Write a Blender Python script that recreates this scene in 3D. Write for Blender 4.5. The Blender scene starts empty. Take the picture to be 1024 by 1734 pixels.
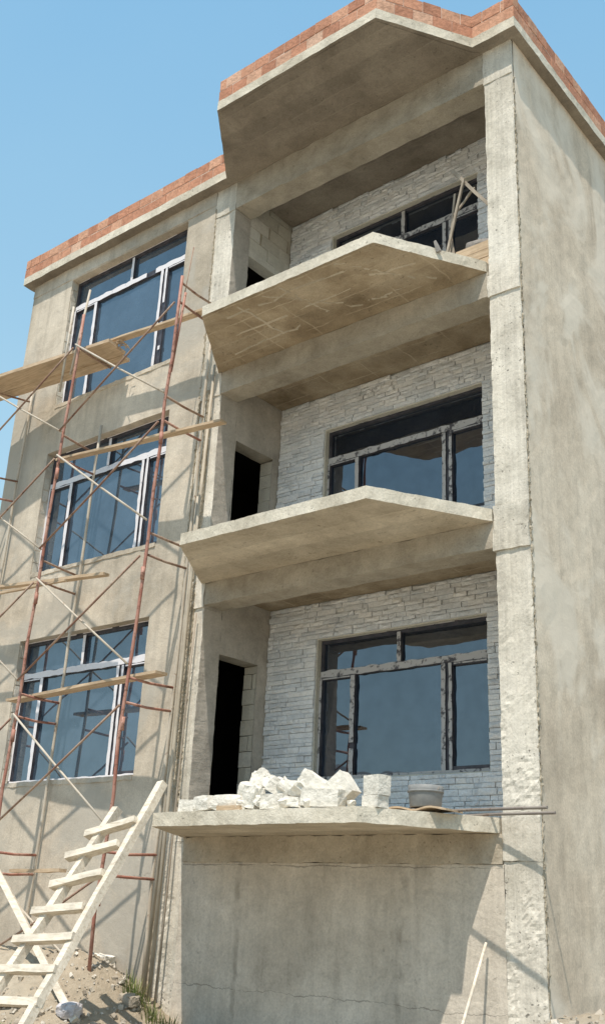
import bpy, math, random
from mathutils import Vector, Matrix, Euler, noise
random.seed(7)
S = bpy.context.scene
C = S.collection

# ------------------------------------------------------------------ helpers
class MB:
    """collects geometry; build() links it as ONE mesh object"""
    def __init__(self):
        self.v = []; self.f = []; self.smooth = []
    def add(self, vs, fs, smooth=False):
        o = len(self.v)
        self.v += [Vector(p) for p in vs]
        for f in fs:
            self.f.append([i + o for i in f]); self.smooth.append(smooth)
    def box(self, x0, x1, y0, y1, z0, z1, M=None, j=0.0):
        vs = [Vector((x, y, z)) for x in (x0, x1) for y in (y0, y1) for z in (z0, z1)]
        if j: vs = [p + Vector((random.uniform(-j, j), random.uniform(-j, j), random.uniform(-j, j))) for p in vs]
        if M: vs = [M @ p for p in vs]
        self.add(vs, [(0, 1, 3, 2), (4, 6, 7, 5), (0, 4, 5, 1), (2, 3, 7, 6), (0, 2, 6, 4), (1, 5, 7, 3)])
    def beam(self, a, b, w, t, up=(0, 0, 1), j=0.0, seg=1, wob=0.0):
        """rectangular bar a->b, w across, t along 'up'"""
        a = Vector(a); b = Vector(b); d = (b - a).normalized(); up = Vector(up)
        s = d.cross(up).normalized(); u = s.cross(d).normalized()
        rings = []
        for k in range(seg + 1):
            p = a.lerp(b, k / seg)
            if 0 < k < seg and wob: p = p + s * random.uniform(-wob, wob) + u * random.uniform(-wob, wob)
            q = [p + s * (sx * w / 2) + u * (sz * t / 2) for sx, sz in ((-1, -1), (1, -1), (1, 1), (-1, 1))]
            if j: q = [e + Vector((random.uniform(-j, j), random.uniform(-j, j), random.uniform(-j, j))) for e in q]
            rings += q
        fs = [(3, 2, 1, 0)]
        for k in range(seg):
            o = k * 4
            for i in range(4): fs.append((o + i, o + (i + 1) % 4, o + 4 + (i + 1) % 4, o + 4 + i))
        o = seg * 4; fs.append((o, o + 1, o + 2, o + 3))
        self.add(rings, fs)
    def tube(self, pts, r, n=8, r1=None):
        pts = [Vector(p) for p in pts]; m = len(pts); rings = []
        for k, p in enumerate(pts):
            d = (pts[min(k + 1, m - 1)] - pts[max(k - 1, 0)]).normalized()
            ref = Vector((0, 1, 0)) if abs(d.y) < .9 else Vector((1, 0, 0))
            s = d.cross(ref).normalized(); u = s.cross(d).normalized()
            rr = r if r1 is None else r + (r1 - r) * k / (m - 1)
            rings += [p + (s * math.cos(2 * math.pi * i / n) + u * math.sin(2 * math.pi * i / n)) * rr for i in range(n)]
        fs = []
        for k in range(m - 1):
            for i in range(n):
                a = k * n + i; b = k * n + (i + 1) % n
                fs.append((a, b, b + n, a + n))
        self.add(rings, fs, True)
        o = len(self.v) - len(rings)
        self.f.append([o + i for i in range(n)][::-1]); self.smooth.append(False)
        self.f.append([o + (m - 1) * n + i for i in range(n)]); self.smooth.append(False)
    def lathe(self, prof, c, n=24):
        vs = []; fs = []
        for r, z in prof:
            vs += [Vector((c[0] + r * math.cos(2 * math.pi * i / n), c[1] + r * math.sin(2 * math.pi * i / n), c[2] + z)) for i in range(n)]
        for k in range(len(prof) - 1):
            for i in range(n):
                a = k * n + i; b = k * n + (i + 1) % n
                fs.append((a, b, b + n, a + n))
        self.add(vs, fs, True)
    def build(self, name, m, parent=None, fix=True):
        me = bpy.data.meshes.new(name)
        off = parent.matrix_world_loc if False else Vector((0, 0, 0))
        o = bpy.data.objects.new(name, me); C.objects.link(o)
        if parent is not None:
            o.parent = parent; off = wloc(parent)
        me.from_pydata([tuple(p - off) for p in self.v], [], self.f)
        me.polygons.foreach_set('use_smooth', self.smooth)
        if fix:
            import bmesh
            bm = bmesh.new(); bm.from_mesh(me)
            bmesh.ops.recalc_face_normals(bm, faces=bm.faces)
            bm.to_mesh(me); bm.free()
        me.update(); me.materials.append(m)
        return o

def wloc(o):
    p = Vector((0, 0, 0))
    while o is not None:
        p = p + o.location; o = o.parent
    return p

def thing(name, label, cat, loc=(0, 0, 0), group=None):
    o = bpy.data.objects.new(name, None); C.objects.link(o); o.location = loc
    o.empty_display_size = .2
    return tag(o, label, cat, group)
def tag(o, label=None, cat=None, group=None, kind=None):
    if label: o['label'] = label
    if cat: o['category'] = cat
    if group: o['group'] = group
    if kind: o['kind'] = kind
    return o

def smooth(a, b, x):
    t_ = min(1, max(0, (x - a) / (b - a))); return t_ * t_ * (3 - 2 * t_)
def nv(p, f, s=0.0):
    return noise.noise_vector(Vector(p) * f + Vector((s, s * 1.7, s * .3)))

def lin(a, b, step):
    n = max(1, round((b - a) / step)); return [a + (b - a) * i / n for i in range(n + 1)]

def noisy_box(mb, x0, x1, y0, y1, z0, z1, step=.1, amp=.006, freq=6., edge=1.0, M=None, seed=0., steps=None, smooth=False):
    """box with a subdivided, slightly uneven surface and ragged edges"""
    sx, sy, sz = steps or (step, step, step)
    X, Y, Z = lin(x0, x1, sx), lin(y0, y1, sy), lin(z0, z1, sz)
    idx = {}; vs = []; fs = []
    nx, ny, nz = len(X) - 1, len(Y) - 1, len(Z) - 1
    def vid(i, j, k):
        key = (i, j, k)
        if key not in idx:
            p = Vector((X[i], Y[j], Z[k]))
            e = (i in (0, nx)) + (j in (0, ny)) + (k in (0, nz))
            a = amp * (edge if e > 1 else 1.0)
            q = p + (nv(p, freq, seed) + .5 * nv(p, freq * 3.1, seed)) * a
            if M: q = M @ q
            idx[key] = len(vs); vs.append(q)
        return idx[key]
    for i in range(nx):
        for j in range(ny):
            for k in (0, nz): fs.append((vid(i, j, k), vid(i + 1, j, k), vid(i + 1, j + 1, k), vid(i, j + 1, k)))
    for i in range(nx):
        for k in range(nz):
            for j in (0, ny): fs.append((vid(i, j, k), vid(i + 1, j, k), vid(i + 1, j, k + 1), vid(i, j, k + 1)))
    for j in range(ny):
        for k in range(nz):
            for i in (0, nx): fs.append((vid(i, j, k), vid(i, j + 1, k), vid(i, j + 1, k + 1), vid(i, j, k + 1)))
    mb.add(vs, fs, smooth)

def wall_grid(mb, u0, u1, w0, w1, holes, P, depth, step=.14, amp=.004, edge=.007, seed=0., bites=()):
    """wall sheet in (u,w) with rectangular holes and reveals; P(u,w,d) maps to world, d goes into the wall"""
    def brk(a, b, cuts):
        c = sorted(set([a, b] + [x for x in cuts if a < x < b])); out = []
        for p, q in zip(c[:-1], c[1:]): out += lin(p, q, step)[:-1]
        return out + [b]
    U = brk(u0, u1, [h[0] for h in holes] + [h[1] for h in holes])
    W = brk(w0, w1, [h[2] for h in holes] + [h[3] for h in holes])
    inside = lambda u, w: any(h[0] < u < h[1] and h[2] < w < h[3] for h in holes)
    onb = lambda u, w: any(h[0] - 1e-6 <= u <= h[1] + 1e-6 and h[2] - 1e-6 <= w <= h[3] + 1e-6 for h in holes)
    idx = {}; vs = []; fs = []
    def vid(i, j, d):
        k = (i, j, d)
        if k not in idx:
            u, w = U[i], W[j]; p = P(u, w, d)
            n1 = nv(p, 2.2, seed) + .5 * nv(p, 7., seed)
            b = onb(u, w)
            du = n1.x * edge if b else 0; dw = n1.z * edge if b else 0
            dd = n1.y * amp if d == 0 else 0
            idx[k] = len(vs); vs.append(P(u + du, w + dw, d + dd))
        return idx[k]
    nu, nw = len(U) - 1, len(W) - 1
    cell = {}
    for i in range(nu):
        for j in range(nw):
            cell[i, j] = not inside((U[i] + U[i + 1]) / 2, (W[j] + W[j + 1]) / 2)
            if cell[i, j]: fs.append((vid(i, j, 0), vid(i + 1, j, 0), vid(i + 1, j + 1, 0), vid(i, j + 1, 0)))
    for (i, j), s in cell.items():
        if not s: continue
        for di, dj, a, b in ((1, 0, (i + 1, j), (i + 1, j + 1)), (-1, 0, (i, j), (i, j + 1)), (0, 1, (i, j + 1), (i + 1, j + 1)), (0, -1, (i, j), (i + 1, j))):
            n = (i + di, j + dj)
            if n in cell and not cell[n]:
                fs.append((vid(*a, 0), vid(*b, 0), vid(*b, depth), vid(*a, depth)))
    mb.add(vs, fs, False)

def prism(mb, poly, z0, z1, step=.07, amp=.006, seed=0., nz=2):
    """horizontal slab from an outline, its rim subdivided and slightly ragged"""
    pts = []
    n = len(poly)
    for i in range(n):
        a = Vector(poly[i] + (0,)); b = Vector(poly[(i + 1) % n] + (0,))
        k = max(1, round((b - a).length / step))
        pts += [a.lerp(b, t / k) for t in range(k)]
    m = len(pts); vs = []; fs = []
    for l in range(nz + 1):
        z = z0 + (z1 - z0) * l / nz
        for p in pts:
            q = Vector((p.x, p.y, z)); d = nv(q, 5., seed) + .7 * nv(q, 17., seed)
            vs.append(q + d * amp)
    for l in range(nz):
        for i in range(m):
            a = l * m + i; b = l * m + (i + 1) % m
            fs.append((a, b, b + m, a + m))
    fs.append(list(range(m))[::-1]); fs.append([nz * m + i for i in range(m)])
    mb.add(vs, fs)

# ------------------------------------------------------------------ materials
class NT:
    def __init__(self, name):
        self.m = bpy.data.materials.new(name); self.m.use_nodes = True
        self.t = self.m.node_tree; self.t.nodes.clear()
        self.out = self.n('ShaderNodeOutputMaterial')
        self.geo = self.n('ShaderNodeNewGeometry')
    def n(self, typ, **kw):
        nd = self.t.nodes.new(typ)
        for k, v in kw.items(): setattr(nd, k, v)
        return nd
    def l(self, a, b): self.t.links.new(a, b)
    def pos(self, scale=(1, 1, 1), loc=(0, 0, 0)):
        mp = self.n('ShaderNodeMapping'); mp.inputs['Scale'].default_value = scale; mp.inputs['Location'].default_value = loc
        self.l(self.geo.outputs['Position'], mp.inputs['Vector']); return mp.outputs[0]
    def noise(self, scale, detail=6, rough=.6, vec=None, dist=0.):
        nd = self.n('ShaderNodeTexNoise'); nd.inputs['Scale'].default_value = scale
        nd.inputs['Detail'].default_value = detail; nd.inputs['Roughness'].default_value = rough
        nd.inputs['Distortion'].default_value = dist
        self.l(vec or self.geo.outputs['Position'], nd.inputs['Vector']); return nd.outputs[0]
    def ramp(self, fac, stops):
        r = self.n('ShaderNodeValToRGB'); e = r.color_ramp.elements
        while len(e) < len(stops): e.new(.5)
        for el, (p, c) in zip(e, stops):
            el.position = p; el.color = (c[0], c[1], c[2], 1) if not isinstance(c, (int, float)) else (c, c, c, 1)
        self.l(fac, r.inputs[0]); return r.outputs[0]
    def mix(self, fac, a, b, mode='MIX'):
        x = self.n('ShaderNodeMix', data_type='RGBA', blend_type=mode)
        for s, v in ((x.inputs[0], fac), (x.inputs[6], a), (x.inputs[7], b)):
            if isinstance(v, (int, float)): s.default_value = v
            elif isinstance(v, tuple): s.default_value = (*v, 1)
            else: self.l(v, s)
        return x.outputs[2]
    def math(self, op, a, b=None, c=None):
        x = self.n('ShaderNodeMath', operation=op)
        for s, v in zip(x.inputs, (a, b, c)):
            if v is None: continue
            if isinstance(v, (int, float)): s.default_value = v
            else: self.l(v, s)
        return x.outputs[0]
    def bump(self, h, strength, dist=.02, prev=None):
        b = self.n('ShaderNodeBump'); b.inputs['Strength'].default_value = strength; b.inputs['Distance'].default_value = dist
        self.l(h, b.inputs['Height'])
        if prev: self.l(prev, b.inputs['Normal'])
        return b.outputs[0]
    def finish(self, col, rough=.9, normal=None, metal=0., spec=.3):
        p = self.n('ShaderNodeBsdfPrincipled')
        if isinstance(col, tuple): p.inputs['Base Color'].default_value = (*col, 1)
        else: self.l(col, p.inputs['Base Color'])
        if isinstance(rough, (int, float)): p.inputs['Roughness'].default_value = rough
        else: self.l(rough, p.inputs['Roughness'])
        p.inputs['Metallic'].default_value = metal; p.inputs['Specular IOR Level'].default_value = spec
        if normal: self.l(normal, p.inputs['Normal'])
        self.l(p.outputs[0], self.out.inputs[0]); return self.m

def concrete(name, dark, mid, light, scale=.8, streak=.25, pits=.3, bump=.35, fine=45., lines=(), trowel=0., pitscale=22., patch=None, boards=0., seed=0., vst=(), form=None):
    t = NT(name); off = (seed, seed * .7, seed * 1.3)
    warm = lambda c: (min(.86, c[0] * 1.0), c[1] * .982, c[2] * .955)      # sun-baked cement is a warm grey
    dark, mid, light = warm(dark), warm(mid), warm(light); patch = warm(patch) if patch else None
    big = t.noise(scale, 7, .62, t.pos(loc=off), .3)
    col = t.ramp(big, [(.28, dark), (.5, mid), (.72, light)])
    st = t.noise(1.0, 5, .65, t.pos((5.5, 5.5, .45), off), .4)
    col = t.mix(streak, col, t.ramp(st, [(.3, (.42, .41, .40)), (.52, (1, 1, 1)), (.75, (1.18, 1.16, 1.12))]), 'MULTIPLY')
    fn = t.noise(fine, 4, .7)
    col = t.mix(.55, col, t.ramp(fn, [(.3, .72), (.5, 1.0), (.7, 1.22)]), 'MULTIPLY')
    md = t.noise(5., 6, .7, t.pos(loc=off), .6)
    col = t.mix(.55, col, t.ramp(md, [(.3, .74), (.5, 1.0), (.68, 1.16)]), 'MULTIPLY')
    if patch:
        pn = t.noise(.55, 8, .6, t.pos(loc=(seed + 9, 4, seed)), .8)
        col = t.mix(t.ramp(pn, [(.52, 0.), (.6, .75)]), col, patch)
    pn = t.noise(pitscale, 3, .55)
    pm = t.ramp(pn, [(.64, 0.), (.70, 1.)])
    zone = t.ramp(t.noise(1.6, 3, .5, t.pos(loc=(seed + 3, 1, 2))), [(.42, .1), (.62, 1.)])
    pm = t.math('MULTIPLY', pm, zone)
    col = t.mix(t.math('MULTIPLY', pm, pits), col, tuple(c * .25 for c in dark))
    h = t.math('ADD', t.math('MULTIPLY', fn, .35), t.math('MULTIPLY', md, 1.2))
    h = t.math('SUBTRACT', h, t.math('MULTIPLY', pm, 1.2 * pits))
    if boards:
        bw = t.noise(1.0, 3, .5, t.pos((26, 26, .5), off))
        h = t.math('ADD', h, t.math('MULTIPLY', bw, boards))
        col = t.mix(.4, col, t.ramp(bw, [(.35, .78), (.55, 1.05)]), 'MULTIPLY')
    if trowel:
        tw = t.noise(2.2, 5, .55, t.pos((1, 1, 1.6), off), 1.6)
        h = t.math('ADD', h, t.math('MULTIPLY', tw, trowel))
    if form:                             # prints left by the shuttering boards
        sp = t.n('ShaderNodeSeparateXYZ'); t.l(t.geo.outputs['Position'], sp.inputs[0])
        wob = t.math('MULTIPLY', t.math('SUBTRACT', t.noise(2.5, 4, .6), .5), .10)
        for ax, spc in ((1, form[0]), (0, form[1])):
            fr = t.math('FRACT', t.math('DIVIDE', t.math('ADD', t.math('ADD', sp.outputs[ax], 20.), wob), spc))
            ln = t.math('LESS_THAN', fr, .022 / spc)
            ln = t.math('MULTIPLY', ln, t.ramp(t.noise(1.7, 4, .7, t.pos(loc=(ax * 5 + seed, 2, 1))), [(.42, 0.), (.58, 1.)]))
            col = t.mix(t.math('MULTIPLY', ln, form[2]), col, light)
            h = t.math('ADD', h, t.math('MULTIPLY', ln, .8))
            cell = t.math('FLOOR', t.math('DIVIDE', t.math('ADD', t.math('ADD', sp.outputs[ax], 20.), wob), spc))
            wn = t.n('ShaderNodeTexWhiteNoise', noise_dimensions='1D'); t.l(cell, wn.inputs['W'])
            col = t.mix(.5, col, t.ramp(wn.outputs[0], [(0., .80), (1., 1.14)]), 'MULTIPLY')
    for x0, wid in vst:                  # long damp runs down the wall
        sp = t.n('ShaderNodeSeparateXYZ'); t.l(t.geo.outputs['Position'], sp.inputs[0])
        wn = t.noise(1.1, 4, .6, t.pos((.5, .5, 1.2)))
        dx = t.math('ABSOLUTE', t.math('ADD', t.math('SUBTRACT', sp.outputs[0], x0), t.math('MULTIPLY', t.math('SUBTRACT', wn, .5), .35)))
        rm = t.ramp(t.math('DIVIDE', dx, wid), [(.35, .55), (1., 0.)])
        rm = t.math('MULTIPLY', rm, t.ramp(t.noise(3., 5, .7), [(.4, .15), (.6, 1.)]))
        col = t.mix(rm, col, tuple(c * .6 for c in dark))
    for z0, wid, wob in lines:          # horizontal cracks / day joints
        sp = t.n('ShaderNodeSeparateXYZ'); t.l(t.geo.outputs['Position'], sp.inputs[0])
        wn = t.noise(2.6, 5, .7, t.pos((1, 1, .2)))
        dz = t.math('ABSOLUTE', t.math('ADD', t.math('SUBTRACT', sp.outputs[2], z0), t.math('MULTIPLY', t.math('SUBTRACT', wn, .5), wob)))
        lm = t.math('LESS_THAN', dz, t.math('MULTIPLY', t.math('SUBTRACT', t.noise(1.3, 5, .75), .38), wid * 5))
        col = t.mix(t.math('MULTIPLY', lm, .5), col, tuple(c * .35 for c in dark))
        h = t.math('SUBTRACT', h, t.math('MULTIPLY', lm, .8))
    return t.finish(col, .93, t.bump(h, bump, .03), spec=.15)

M = {}
M['plaster'] = concrete('tan_cement_plaster', (.36, .32, .26), (.55, .497, .418), (.70, .645, .555), .5, .30, .12, .25, trowel=.8, patch=(.44, .42, .375), lines=((2.12, .006, .5),), seed=3)
M['side_plaster'] = concrete('warm_grey_cement_plaster', (.44, .365, .285), (.665, .575, .465), (.80, .715, .60), .42, .24, .08, .11, trowel=1.3, patch=(.78, .71, .61), seed=11)
M['column'] = concrete('raw_column_concrete', (.47, .445, .385), (.66, .63, .56), (.78, .75, .68), 1.2, .24, .85, .36, pitscale=26., boards=.9, seed=5)
M['slab'] = concrete('cast_slab_concrete', (.40, .35, .275), (.53, .475, .385), (.62, .565, .47), 1.6, .05, .45, .4, seed=8, form=(.31, 1.9, .25))
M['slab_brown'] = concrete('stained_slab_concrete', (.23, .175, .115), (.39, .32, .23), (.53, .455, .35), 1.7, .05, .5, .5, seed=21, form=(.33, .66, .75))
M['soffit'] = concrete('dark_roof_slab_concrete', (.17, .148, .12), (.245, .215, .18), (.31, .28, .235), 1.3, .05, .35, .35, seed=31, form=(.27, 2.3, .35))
M['rim'] = concrete('sunlit_slab_edge', (.47, .43, .35), (.64, .60, .51), (.75, .71, .62), 1.8, .15, .6, .45, seed=23)  # paler slab concrete, sunlight painted into the edge colour
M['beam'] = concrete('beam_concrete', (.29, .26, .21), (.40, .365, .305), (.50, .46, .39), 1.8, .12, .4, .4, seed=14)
M['lower'] = concrete('grey_basement_plaster', (.40, .36, .305), (.57, .525, .455), (.69, .64, .565), .8, .26, .25, .3, trowel=.7, lines=((.98, .006, .16), (2.24, .008, .08)), vst=((-3.72, .05), (-1.55, .06)), seed=17)
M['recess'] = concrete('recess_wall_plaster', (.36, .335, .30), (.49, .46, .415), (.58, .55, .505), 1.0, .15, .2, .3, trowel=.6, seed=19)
M['mortar'] = concrete('rough_mortar', (.28, .245, .185), (.43, .385, .305), (.56, .51, .42), 3., .05, .95, .9, pitscale=16., seed=2)

def islands(name, stops, bumpf=30., bump=.4, mott=.5, rough=.9):
    t = NT(name)
    col = t.ramp(t.geo.outputs['Random Per Island'], stops)
    n1 = t.noise(bumpf, 5, .65)
    col = t.mix(mott, col, t.ramp(n1, [(.3, .7), (.5, 1.0), (.7, 1.2)]), 'MULTIPLY')
    n2 = t.noise(3., 5, .6)
    col = t.mix(mott, col, t.ramp(n2, [(.3, .75), (.55, 1.05)]), 'MULTIPLY')
    return t.finish(col, rough, t.bump(t.math('ADD', n1, t.noise(bumpf * .35, 3, .5)), bump, .015), spec=.2)
M['stone'] = islands('pale_split_stone', [(0, (.68, .71, .74)), (.4, (.78, .80, .82)), (.8, (.83, .84, .85)), (1, (.86, .86, .85))], 34., .8)
M['block'] = islands('aerated_block', [(0, (.50, .47, .40)), (.6, (.60, .57, .49)), (1, (.66, .63, .56))], 40., .4)
M['brick'] = islands('hollow_red_brick', [(0, (.40, .19, .12)), (.3, (.48, .23, .145)), (.65, (.54, .28, .18)), (.88, (.58, .33, .22)), (1, (.62, .41, .30))], 22., .8, .9)
M['white_stone'] = islands('white_broken_block', [(0, (.66, .62, .54)), (.5, (.74, .71, .64)), (1, (.82, .80, .74))], 20., 1., .6)
t = NT('brick_mortar'); M['brick_mortar'] = t.finish(t.ramp(t.noise(20., 4), [(.3, (.56, .38, .29)), (.7, (.68, .52, .42))]), .95)

def wood(name, a, b, c, grain=(30, 30, 2.0), rough=.75, stain=.5):
    t = NT(name)
    tc = t.n('ShaderNodeTexCoord')
    g = t.noise(1., 6, .65, t.pos(grain), .5)
    col = t.ramp(g, [(.3, a), (.5, b), (.72, c)])
    s = t.noise(4., 5, .65)
    col = t.mix(stain, col, t.ramp(s, [(.32, .62), (.52, 1.0), (.7, 1.12)]), 'MULTIPLY')
    return t.finish(col, rough, t.bump(g, .25, .008), spec=.25)
M['white_wood'] = wood('pale_fresh_timber', (.50, .43, .33), (.70, .63, .52), (.77, .72, .62), (5, 34, 34), stain=.6)
M['plank'] = wood('weathered_plank', (.38, .275, .175), (.53, .40, .27), (.63, .505, .36), (2, 40, 40))
M['pole_wood'] = wood('grey_pole_wood', (.34, .29, .22), (.46, .41, .33), (.55, .50, .42), (40, 40, 2))
M['prop_wood'] = wood('dusty_prop_wood', (.26, .22, .17), (.36, .31, .25), (.46, .41, .34), (20, 20, 4))

def painted_steel(name, paint, rust, pale, amt):
    t = NT(name)
    n = t.noise(14., 6, .7); k = t.noise(3., 4, .6)
    col = t.mix(t.ramp(k, [(.40, 0.), (.62, 1.)]), paint, pale)
    col = t.mix(t.ramp(n, [(amt, 0.), (amt + .1, 1.)]), col, rust)
    return t.finish(col, .6, t.bump(n, .2, .004), .0, .4)
M['red_steel'] = painted_steel('faded_red_steel', (.36, .155, .115), (.18, .09, .06), (.47, .27, .21), .53)
M['pale_steel'] = painted_steel('dusty_pale_steel', (.46, .40, .32), (.26, .17, .11), (.55, .50, .42), .58)
M['brown_steel'] = painted_steel('rusty_brown_steel', (.24, .13, .09), (.13, .075, .05), (.38, .27, .20), .54)
M['dark_steel'] = painted_steel('dark_rebar', (.20, .17, .15), (.14, .09, .07), (.26, .23, .2), .55)

t = NT('dark_frame_profile'); M['frame'] = t.finish(t.ramp(t.noise(9., 4), [(.35, (.035, .035, .045)), (.7, (.09, .085, .10))]), .45, spec=.4)
def film(name, w, d, amt):
    t = NT(name); n = t.noise(11., 5, .7, t.pos((1, 1, 1)))
    return t.finish(t.ramp(n, [(amt - .05, d), (amt + .03, w)]), .55, t.bump(n, .3, .006), spec=.35)
M['film'] = film('lilac_white_film', (.76, .745, .775), (.40, .385, .43), .34)
M['film_torn'] = film('torn_shaded_film', (.50, .49, .49), (.09, .085, .095), .45)  # torn film, with the loggia shade put into its grey

def glass(name, tint, refl, wav):
    t = NT(name)
    d = t.n('ShaderNodeBsdfDiffuse'); dn = t.noise(1.1, 4, .6)
    t.l(t.ramp(dn, [(.35, tuple(c * .7 for c in tint)), (.65, tuple(c * 1.25 for c in tint))]), d.inputs['Color'])
    g = t.n('ShaderNodeBsdfGlossy'); g.inputs['Roughness'].default_value = .012; g.inputs['Color'].default_value = (.80, .86, .92, 1)
    b = t.bump(t.noise(1.4, 2, .45), wav, .02); t.l(b, g.inputs['Normal'])
    lw = t.n('ShaderNodeFresnel'); lw.inputs['IOR'].default_value = 1.5
    fac = t.math('ADD', t.math('MULTIPLY', lw.outputs[0], .9), refl)
    dust = t.ramp(t.noise(5., 6, .7), [(.4, 1.0), (.75, .82)])
    fac = t.math('MULTIPLY', fac, dust)
    m = t.n('ShaderNodeMixShader'); t.l(fac, m.inputs[0]); t.l(d.outputs[0], m.inputs[1]); t.l(g.outputs[0], m.inputs[2])
    t.l(m.outputs[0], t.out.inputs[0]); return t.m
M['glass'] = glass('blue_grey_window_glass', (.050, .074, .104), .17, .16)
M['glass_dark'] = glass('dark_window_glass', (.012, .019, .034), .15, .18)

def ground_mat():
    t = NT('sandy_soil')
    b = t.noise(.35, 8, .65, None, .4); f = t.noise(9., 6, .7); g = t.noise(60., 4, .7)
    col = t.ramp(b, [(.3, (.29, .24, .175)), (.5, (.42, .36, .275)), (.7, (.52, .46, .365))])
    col = t.mix(.6, col, t.ramp(f, [(.3, .68), (.5, 1.), (.7, 1.2)]), 'MULTIPLY')
    col = t.mix(t.ramp(t.noise(.06, 6, .7), [(.55, 0.), (.7, .6)]), col, (.12, .125, .055))
    h = t.math('ADD', f, t.math('MULTIPLY', g, .4))
    return t.finish(col, .97, t.bump(h, .8, .05), spec=.1)
M['soil'] = ground_mat()
t = NT('hazy_hillside'); M['hill'] = t.finish(t.ramp(t.noise(.03, 8, .7), [(.35, (.17, .19, .20)), (.55, (.22, .235, .24)), (.7, (.29, .285, .265))]), .98, spec=.05)  # distance haze is mixed into the hillside colour
t = NT('grass_blade'); M['grass'] = t.finish(t.ramp(t.geo.outputs['Random Per Island'], [(0, (.06, .10, .022)), (.6, (.13, .17, .05)), (1, (.27, .25, .10))]), .7, spec=.2)
M['pebble'] = islands('pale_pebbles', [(0, (.28, .24, .19)), (.6, (.44, .39, .315)), (1, (.66, .62, .55))], 30., .5)
t = NT('grey_plastic'); n_ = t.noise(6., 5, .65)
M['bucket'] = t.finish(t.ramp(n_, [(.35, (.17, .175, .175)), (.6, (.25, .255, .25))]), .6, t.bump(n_, .15, .01), spec=.3)
t = NT('dusty_white_bag'); n_ = t.noise(7., 5, .7)
M['bag'] = t.finish(t.ramp(n_, [(.35, (.42, .40, .42)), (.55, (.70, .68, .70)), (.7, (.78, .77, .77))]), .7, t.bump(n_, .6, .02), spec=.3)
t = NT('grey_cement_sack'); n_ = t.noise(9., 5, .7)
M['sack'] = t.finish(t.ramp(n_, [(.35, (.20, .185, .17)), (.65, (.34, .32, .30))]), .9, t.bump(n_, .6, .02), spec=.1)
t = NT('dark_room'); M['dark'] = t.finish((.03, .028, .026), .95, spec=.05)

# ------------------------------------------------------------------ dimensions (metres; facade in y = 0, corner at x = 0)
XL, XP1, XC1, XP2 = -9.55, -4.633, -5.035, -.40
D = 1.32                                   # depth of the loggias
YB = 9.2                                   # rear of the building
ZS = [2.55, 5.70, 8.80]; TH = .14          # undersides of the balcony slabs
ZR, RT = 12.08, .15
BAYD = [1.28, 1.25, 1.23]
BB = [5.41, 8.47, 11.60]                   # beam undersides above each loggia

def gz(x, y):
    yy = min(max(y, -12), .6)
    z = .15 + .33 * (yy + 9) / 9.
    z += .52 * smooth(-1.7, .25, x) * smooth(-3.2, -.25, y)
    sx = smooth(-4.15, -5.5, -abs(x + 7.2) - 7.2 + 14.4 if False else x) if False else smooth(4.1, 5.6, -x) * (1 - smooth(8.5, 11, -x))
    z += sx * (.72 * math.exp(-((y + .75) / .95) ** 2) + .12 * smooth(-1.5, -.2, y))
    if abs(x) < 30 and abs(y) < 30:
        p = Vector((x, y, 0))
        z += .05 * noise.noise(p * .9) + .025 * noise.noise(p * 2.7) + .022 * noise.noise(p * 7) + .014 * noise.noise(p * 17)
    return z

# ------------------------------------------------------------------ setting
def axis(lo, hi, dense, step):
    a = [lo]; 
    v = lo
    while v < dense[0]: v += max(step, (dense[0] - v) * .22); a.append(min(v, dense[0]))
    v = dense[0]
    while v < dense[1]: v += step; a.append(v)
    w = a[-1]; s = step
    while w < hi: s *= 1.35; w += s; a.append(w)
    return a
gx = axis(-900, 900, (-8.2, 1.6), .06); gy = axis(-900, 900, (-3.4, 1.2), .06)
mb = MB(); vs = [(x, y, gz(x, y)) for y in gy for x in gx]; n = len(gx)
mb.add(vs, [(j * n + i, j * n + i + 1, (j + 1) * n + i + 1, (j + 1) * n + i) for j in range(len(gy) - 1) for i in range(n - 1)], True)
tag(mb.build('ground', M['soil'], fix=False), kind='structure')

mb = MB(); na = 90
prof = [(130, -6), (170, 16), (220, 42), (290, 66), (380, -12)]
vs = []
for k, (r, h) in enumerate(prof):
    for i in range(na + 1):
        a = math.radians(165 + 200 * i / na)
        p = Vector((math.cos(a) * 1.6, math.sin(a) * 1.6, 0))
        hh = h * (.35 + .95 * abs(noise.noise(p * 1.3 + Vector((4, 0, k * .1)))) + .25 * noise.noise(p * 5)) if h > 0 else h
        vs.append((math.cos(a) * r, math.sin(a) * r, hh))
fs = [(k * (na + 1) + i, k * (na + 1) + i + 1, (k + 1) * (na + 1) + i + 1, (k + 1) * (na + 1) + i) for k in range(len(prof) - 1) for i in range(na)]
mb.add(vs, fs, True); tag(mb.build('hills', M['hill'], fix=False), kind='structure')

# ------------------------------------------------------------------ the building
B = thing('apartment_building', 'unfinished four level concrete building with projecting balcony slabs and red brick parapet', 'building', (XP1, 0, 0))
# plastered front wall with the three big openings
W = [(-8.46, -5.64, 3.30, 5.40), (-8.46, -5.64, 6.45, 8.51), (-8.46, -5.64, 9.36, 11.81)]
mb = MB(); wall_grid(mb, XL, XC1, -.4, ZR, W, lambda u, w, d: Vector((u, d, w)), .27, step=.11, amp=.006, edge=.010)
mb.build('facade_wall', M['plaster'], B)
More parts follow.
